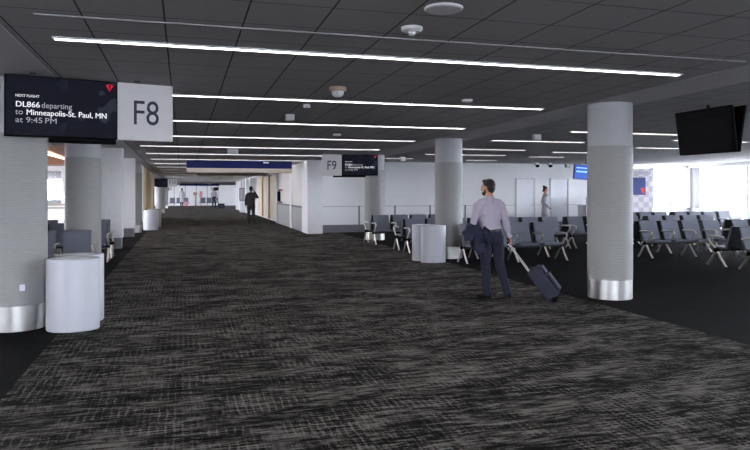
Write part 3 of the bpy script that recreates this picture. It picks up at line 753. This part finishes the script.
def person(label, loc, rz, J, top, topm, legm, hair, skin, vox=.012, tall=1.0, headyaw=0, handspec=None, group=None, beard=False):
    t = thing('person', label, 'person', loc, rz, group); t.scale = (tall,)*3
    hc = Vector(J.get('head', (0, .01, 1.665)))
    HR = Matrix.Rotation(headyaw, 4, 'Z')
    def h(p): return hc + HR @ Vector(p)
    b = MB()
    # head
    b.ball(h((0, -.008, .03)), .077, .094, .095, HR.to_3x3()); b.ball(h((0, .028, -.045)), .058, .066, .072, HR.to_3x3())
    b.ball(h((0, .062, -.088)), .03, .024, .022, HR.to_3x3())
    b.tube([h((0, .088, .015)), h((0, .104, -.015)), h((0, .112, -.035)), h((0, .09, -.046))], [.009, .012, .014, .01], 8)
    for s in (-1, 1):
        b.ball(h((s*.078, -.005, -.01)), .012, .022, .033, HR.to_3x3(), 10)
        b.ball(h((s*.03, .082, .028)), .02, .012, .008, HR.to_3x3(), 8)
    nb = J.get('neck', (0, -.015, 1.47))
    b.tube([nb, lerp(nb, tuple(hc), .5), tuple(hc+Vector((0, -.015, -.03)))], [(.066, .064), (.058, .06), (.058, .062)], 14)
    # trunk
    P = J['pelvis']; Ch = J['chest']
    b.tube([(P[0], P[1], P[2]-.1), P, lerp(P, Ch, .45), Ch, (Ch[0], Ch[1]-.005, Ch[2]+.13), (nb[0], nb[1], nb[2]+.01)],
           [(.10, .09), (.155, .105), (.13, .095), (.165, .11), (.15, .085), (.06, .055)], 18, ref=(0, 1, 0))
    for s, k in ((-1, 'l'), (1, 'r')):
        S, E, W = J['sh'+k], J['el'+k], J['wr'+k]
        b.tube([(nb[0]+(S[0]-nb[0])*.35, S[1], S[2]+.035), (nb[0]+(S[0]-nb[0])*.75, S[1], S[2]+.018), lerp(S, E, .06), lerp(S, E, .5), E, lerp(E, W, .35), W], [.045, .05, .05, .044, .036, .038, .025], 12)
        Hh, K, A, T = J['hip'+k], J['kn'+k], J['an'+k], J['toe'+k]
        b.tube([Hh, lerp(Hh, K, .4), K, lerp(K, A, .35), A], [.085, .075, .052, .05, .034], 14)
        b.tube([lerp(A, T, -.12), lerp(A, T, .3), T], [(.026, .026), (.030, .020), (.024, .012)], 10)
        hs = (handspec or {}).get(k)
        if hs is None:
            d = Vector(W)-Vector(E); d.normalize()
            hs = (tuple(d), (-s, .1, 0), (0, 1, 0), .45)
        hand(b, W, hs[0], hs[1], hs[2], hs[3])
    remesh(b, 'body', skin, t, vox, 1)
    # hair
    b = MB()
    if hair == 'short':
        b.ball(h((0, -.020, .045)), .084, .096, .090, HR.to_3x3(), 20); b.ball(h((0, -.045, -.005)), .078, .066, .085, HR.to_3x3(), 20)
        b.ball(h((0, .05, .098)), .06, .042, .028, HR.to_3x3(), 14)
    else:
        b.ball(h((0, -.022, .045)), .087, .095, .090, HR.to_3x3(), 20); b.ball(h((0, -.055, -.01)), .075, .055, .08, HR.to_3x3(), 20)
        b.ball(h((0, -.075, .125)), .05, .05, .045, None, 14); b.ball(h((0, -.10, -.05)), .05, .04, .045, None, 14)
    remesh(b, 'hair', M['hair'], t, max(.008, vox*.7), 1, .003, 40)
    for s in (-1, 1): MB().ball(h((s*.03, .084, .015)), .012, .008, .008, None, 10).build('eye', M['eye'], t)
    MB().ball(h((0, .088, -.063)), .024, .008, .006, HR.to_3x3(), 12).build('mouth', M['lip'], t)
    if beard:
        b = MB(); b.ball(h((0, .045, -.085)), .055, .052, .04, HR.to_3x3()); b.ball(h((.045, .01, -.055)), .02, .035, .045, HR.to_3x3()); b.ball(h((-.045, .01, -.055)), .02, .035, .045, HR.to_3x3())
        b.build('beard', M['hair'], t)
    # top
    b = MB(); up = J.get('belly', (0, 0))
    ext = {'shirt': .0, 'suit': -.17, 'coat': -.55}[top]
    low = (P[0], P[1], P[2]+.06+ext)
    fat = {'shirt': 0, 'suit': .018, 'coat': .02}[top]
    pts = [low]; rr = [(.168+fat+(.03 if top == 'coat' else 0), .118+fat+(.02 if top == 'coat' else 0))]
    if top != 'shirt': pts.append((P[0], P[1], P[2]+.02)); rr.append((.172+fat, .122+fat))
    pts += [lerp(P, Ch, .4), lerp(P, Ch, .8), Ch, (Ch[0], Ch[1]-.005, Ch[2]+.09), (Ch[0], Ch[1]-.008, Ch[2]+.15), (nb[0], nb[1], nb[2]+.035)]
    rr += [(.150+fat, .118+fat), (.172+fat, .126+fat), (.186+fat, .13+fat), (.175+fat, .115+fat), (.135+fat, .092), (.066, .064)]
    b.tube(pts, rr, 22, ref=(0, 1, 0))
    for k in 'lr':
        S, E, W = J['sh'+k], J['el'+k], J['wr'+k]
        b.tube([(nb[0]+(S[0]-nb[0])*.3, S[1], S[2]+.045), (nb[0]+(S[0]-nb[0])*.72, S[1], S[2]+.022), (S[0]*.98, S[1], S[2]-.02), lerp(S, E, .5), lerp(S, E, .9), E, lerp(E, W, .3), lerp(E, W, .85), lerp(E, W, .97)],
               [.05, .062, .066+fat*.5, .062+fat*.5, .053+fat*.5, .054+fat*.5, .052+fat*.5, .040+fat*.5, .036+fat*.5], 14)
    remesh(b, {'shirt': 'shirt', 'suit': 'suit_jacket', 'coat': 'long_coat'}[top], topm, t, max(.009, vox), 2, .006, 8, 1)
    # trousers
    b = MB()
    b.tube([(P[0], P[1], P[2]+.085), (P[0], P[1], P[2]+.03), (P[0], P[1]-.005, P[2]-.05), (P[0], P[1], P[2]-.12)], [(.155, .112), (.168, .118), (.18, .128), (.155, .11)], 20, ref=(0, 1, 0))
    for k in 'lr':
        Hh, K, A = J['hip'+k], J['kn'+k], J['an'+k]
        b.tube([lerp(Hh, K, -.05), lerp(Hh, K, .35), lerp(Hh, K, .7), K, lerp(K, A, .35), lerp(K, A, .8), lerp(K, A, 1.09)], [.10, .096, .08, .070, .068, .060, .066], 16)
    remesh(b, 'trousers', legm, t, max(.009, vox), 2, .007, 7, 4)
    for k in 'lr':
        A, T = Vector(J['an'+k]), Vector(J['toe'+k]); d = (T-A); d.z = 0; d.normalize(); g0 = Vector((A.x, A.y, 0))
        pt = [g0-d*.06+Vector((0, 0, .045)), g0+Vector((0, 0, .05)), g0+d*.09+Vector((0, 0, .040)), g0+d*.17+Vector((0, 0, .032)), g0+d*.215+Vector((0, 0, .026))]
        lift = min(J['an'+k][2]-.085, .2); pt = [p+Vector((0, 0, max(0, lift))) for p in pt]
        b = MB().tube(pt, [(.036, .040), (.040, .048), (.045, .038), (.046, .030), (.034, .020)], 14)
        b.tube([p-Vector((0, 0, .018)) for p in pt[:1]+pt[1:]], [(.036, .02), (.04, .026), (.047, .018), (.048, .012), (.036, .008)], 12)
        remesh(b, 'shoe', M['shoe'], t, .008, 1)
    return t
def joints(**kw):
    J = dict(pelvis=(0, 0, .96), chest=(0, .01, 1.28), neck=(0, -.015, 1.49), head=(0, .01, 1.675),
             shl=(-.178, -.01, 1.42), shr=(.178, -.01, 1.42), ell=(-.235, -.02, 1.16), elr=(.235, -.02, 1.16), wrl=(-.245, .05, .90), wrr=(.245, .05, .90),
             hipl=(-.09, 0, .92), hipr=(.09, 0, .92), knl=(-.10, .02, .50), knr=(.10, .02, .50), anl=(-.11, -.02, .09), anr=(.11, -.02, .09),
             toel=(-.13, .16, .03), toer=(.13, .16, .03))
    J.update(kw); return J
# the traveller with the suitcase; he faces up the concourse and a little left
MX, MY = 4.46, 9.08
JM = joints(ell=(-.28, -.01, 1.15), wrl=(-.24, .21, 1.05), elr=(.215, -.06, 1.14), wrr=(.265, -.08, .905),
            hipl=(-.085, 0, .92), knl=(-.08, .02, .50), anl=(-.08, -.03, .09), toel=(-.16, .14, .03),
            knr=(.15, .03, .50), anr=(.235, -.05, .09), toer=(.19, .15, .03), shl=(-.215, -.01, 1.42), shr=(.150, -.01, 1.42),
            chest=(-.03, .01, 1.27), neck=(-.035, -.015, 1.485), head=(-.045, .01, 1.665))
man = person('man in a lavender shirt and navy trousers, back turned, pulling a suitcase', (MX, MY, 0), rad(-4), JM, 'shirt', M['shirt'], M['navy'], 'short', M['skin'],
             vox=.0065, headyaw=rad(42), beard=True, handspec={'r': ((.12, -.25, -1), (-.9, .3, 0), (.2, .9, 0), 1.15), 'l': ((.4, 1, -.1), (0, .1, -1), (1, 0, .2), .5)})
b = MB().tube([(0, 0, 1.012), (-.003, 0, 1.042)], [(.170, .124), (.168, .123)], 28, ref=(0, 1, 0)); b.build('belt', M['shoe'], man)
b = MB().tube([(-.036, -.014, 1.495), (-.038, -.016, 1.54)], [(.074, .072), (.068, .066)], 20, ref=(0, 1, 0)); b.build('collar', M['shirt'], man)
# folded jacket over the left forearm
jk = thing('folded_jacket', 'navy jacket draped over the left forearm of the man in the lavender shirt', 'jacket', (MX, MY, 0), rad(-4))
b = MB()
b.tube([(-.27, .05, 1.13), (-.32, .01, 1.06), (-.37, -.01, .97), (-.375, -.01, .88)], [(.04, .05), (.07, .08), (.09, .09), (.05, .06)], 16, ref=(0, 1, 0))
b.tube([(-.22, .20, 1.08), (-.235, .12, 1.11), (-.25, .04, 1.13)], [.05, .058, .06], 12)
b.tube([(-.22, .14, 1.08), (-.22, .12, .9), (-.21, .10, .72)], [(.08, .06), (.09, .05), (.06, .03)], 14, ref=(0, 1, 0))
b.tube([(-.23, .02, 1.12), (-.225, -.03, 1.0), (-.21, -.06, .85), (-.20, -.07, .72), (-.20, -.07, .66)], [(.05, .045), (.075, .045), (.09, .04), (.085, .03), (.05, .02)], 16, ref=(0, 1, 0))
b.tube([(-.15, -.06, 1.06), (-.09, -.13, .99), (-.06, -.15, .92), (-.08, -.14, .82)], [(.04, .03), (.055, .03), (.05, .025), (.03, .015)], 14, ref=(0, 1, 0))
remesh(b, 'jacket_cloth', M['navyjacket'], jk, .009, 1, .015, 10, 7)
# suitcase
hx, hy, hz = MX+.285, MY-.10, .885
bx, by = 5.27, 8.62
tv = Vector((hx-bx, hy-by, 0)); horiz = tv.length; az = math.atan2(tv.y, tv.x)
tilt = math.atan2(horiz, hz-.03)
cs = thing('suitcase', 'navy trolley suitcase tilted on two wheels behind the man', 'suitcase', (bx, by, .04))
cs.rotation_euler = (0, tilt, az)      # local +z runs from the wheels to the handle, +x towards the puller
L = math.hypot(horiz, hz-.04)
MB().box(-.10, .10, -.175, .175, .02, .53, .03).build('body', M['case'], cs)
MB().box(-.155, -.10, -.15, .15, .06, .34, .022).build('front_pocket', M['case'], cs)
MB().box(-.135, -.10, -.14, .14, .36, .50, .015).build('top_pocket', M['case'], cs)
MB().box(-.158, -.1, -.152, .152, .335, .343).box(-.012, .012, -.179, .179, .015, .535).build('zip', M['case_dark'], cs)
for s in (-1, 1):
    MB().tube([(.075, s*.07, .5), (.075, s*.07, L-.02)], .0065, 10).build('handle_rod', M['chrome'], cs)
    MB().tube([(.0, s*.165-.018, .0), (.0, s*.165+.018, .0)], .038, 18).build('wheel', M['black'], cs)
MB().tube([(.075, -.085, L-.012), (.075, .085, L-.012)], .014, 12).build('grip', M['black'], cs)
MB().tube([(.02, -.07, .53), (.02, -.05, .56), (.02, .05, .56), (.02, .07, .53)], .010, 8).build('carry_handle', M['case_dark'], cs)

# man in dark suit on the phone
person('man in a dark suit walking away down the concourse, hand raised to his ear', (3.10, 31.8, 0), rad(-3),
       joints(elr=(.33, -.0, 1.24), wrr=(.15, .07, 1.56), knl=(-.10, .05, .50), anl=(-.10, .05, .09), toel=(-.11, .25, .03), anr=(.12, -.16, .11), toer=(.13, .02, .03), knr=(.11, -.0, .5)),
       'suit', M['charcoal'], M['charcoal'], 'short', M['skin2'], vox=.014, handspec={'r': ((-.3, .1, .9), (-.8, .3, 0), (0, 1, 0), .5)})
# woman in pale coat
person('woman in a pale grey coat with a dark hair bun, facing right', (13.75, 23.2, 0), rad(-105),
       joints(elr=(.225, -.07, 1.15), wrr=(.17, .10, .97), ell=(-.225, -.07, 1.15), wrl=(-.17, .12, .97)), 'coat', M['coat'], M['coat'], 'bun', M['skin'], vox=.014, tall=.985)
# two far travellers
person('distant traveller in a pale coat with a pink bag, far down the concourse', (-.1, 66.0, 0), rad(160), joints(anl=(-.12, .12, .09), toel=(-.12, .3, .03)), 'coat', M['coat'], M['navy'], 'short', M['skin2'], vox=.02)
person('distant traveller in a pale shirt and dark trousers, far down the concourse', (2.7, 61.5, 0), rad(0), joints(anl=(-.12, .12, .09), toel=(-.12, .3, .03)), 'shirt', M['shirt'], M['navy'], 'short', M['skin2'], vox=.02)
t = thing('shoulder_bag', 'pink bag beside the distant traveller in the pale coat', 'bag', (.28, 65.8, 0))
MB().box(-.2, .2, -.08, .08, .1, .5, .03).build('body', M['pink'], t); MB().tube([(-.12, 0, .5), (-.08, 0, .7), (.08, 0, .7), (.12, 0, .5)], .012).build('handle', M['pink'], t)
t = thing('rolling_bag', 'dark rolling bag behind the distant traveller in the pale shirt', 'bag', (3.3, 61.0, 0))
MB().box(-.3, .3, -.15, .15, 0, .42, .04).build('body', M['case'], t); MB().tube([(-.25, 0, .4), (-.55, .1, .85)], .015).build('handle', M['chrome'], t)
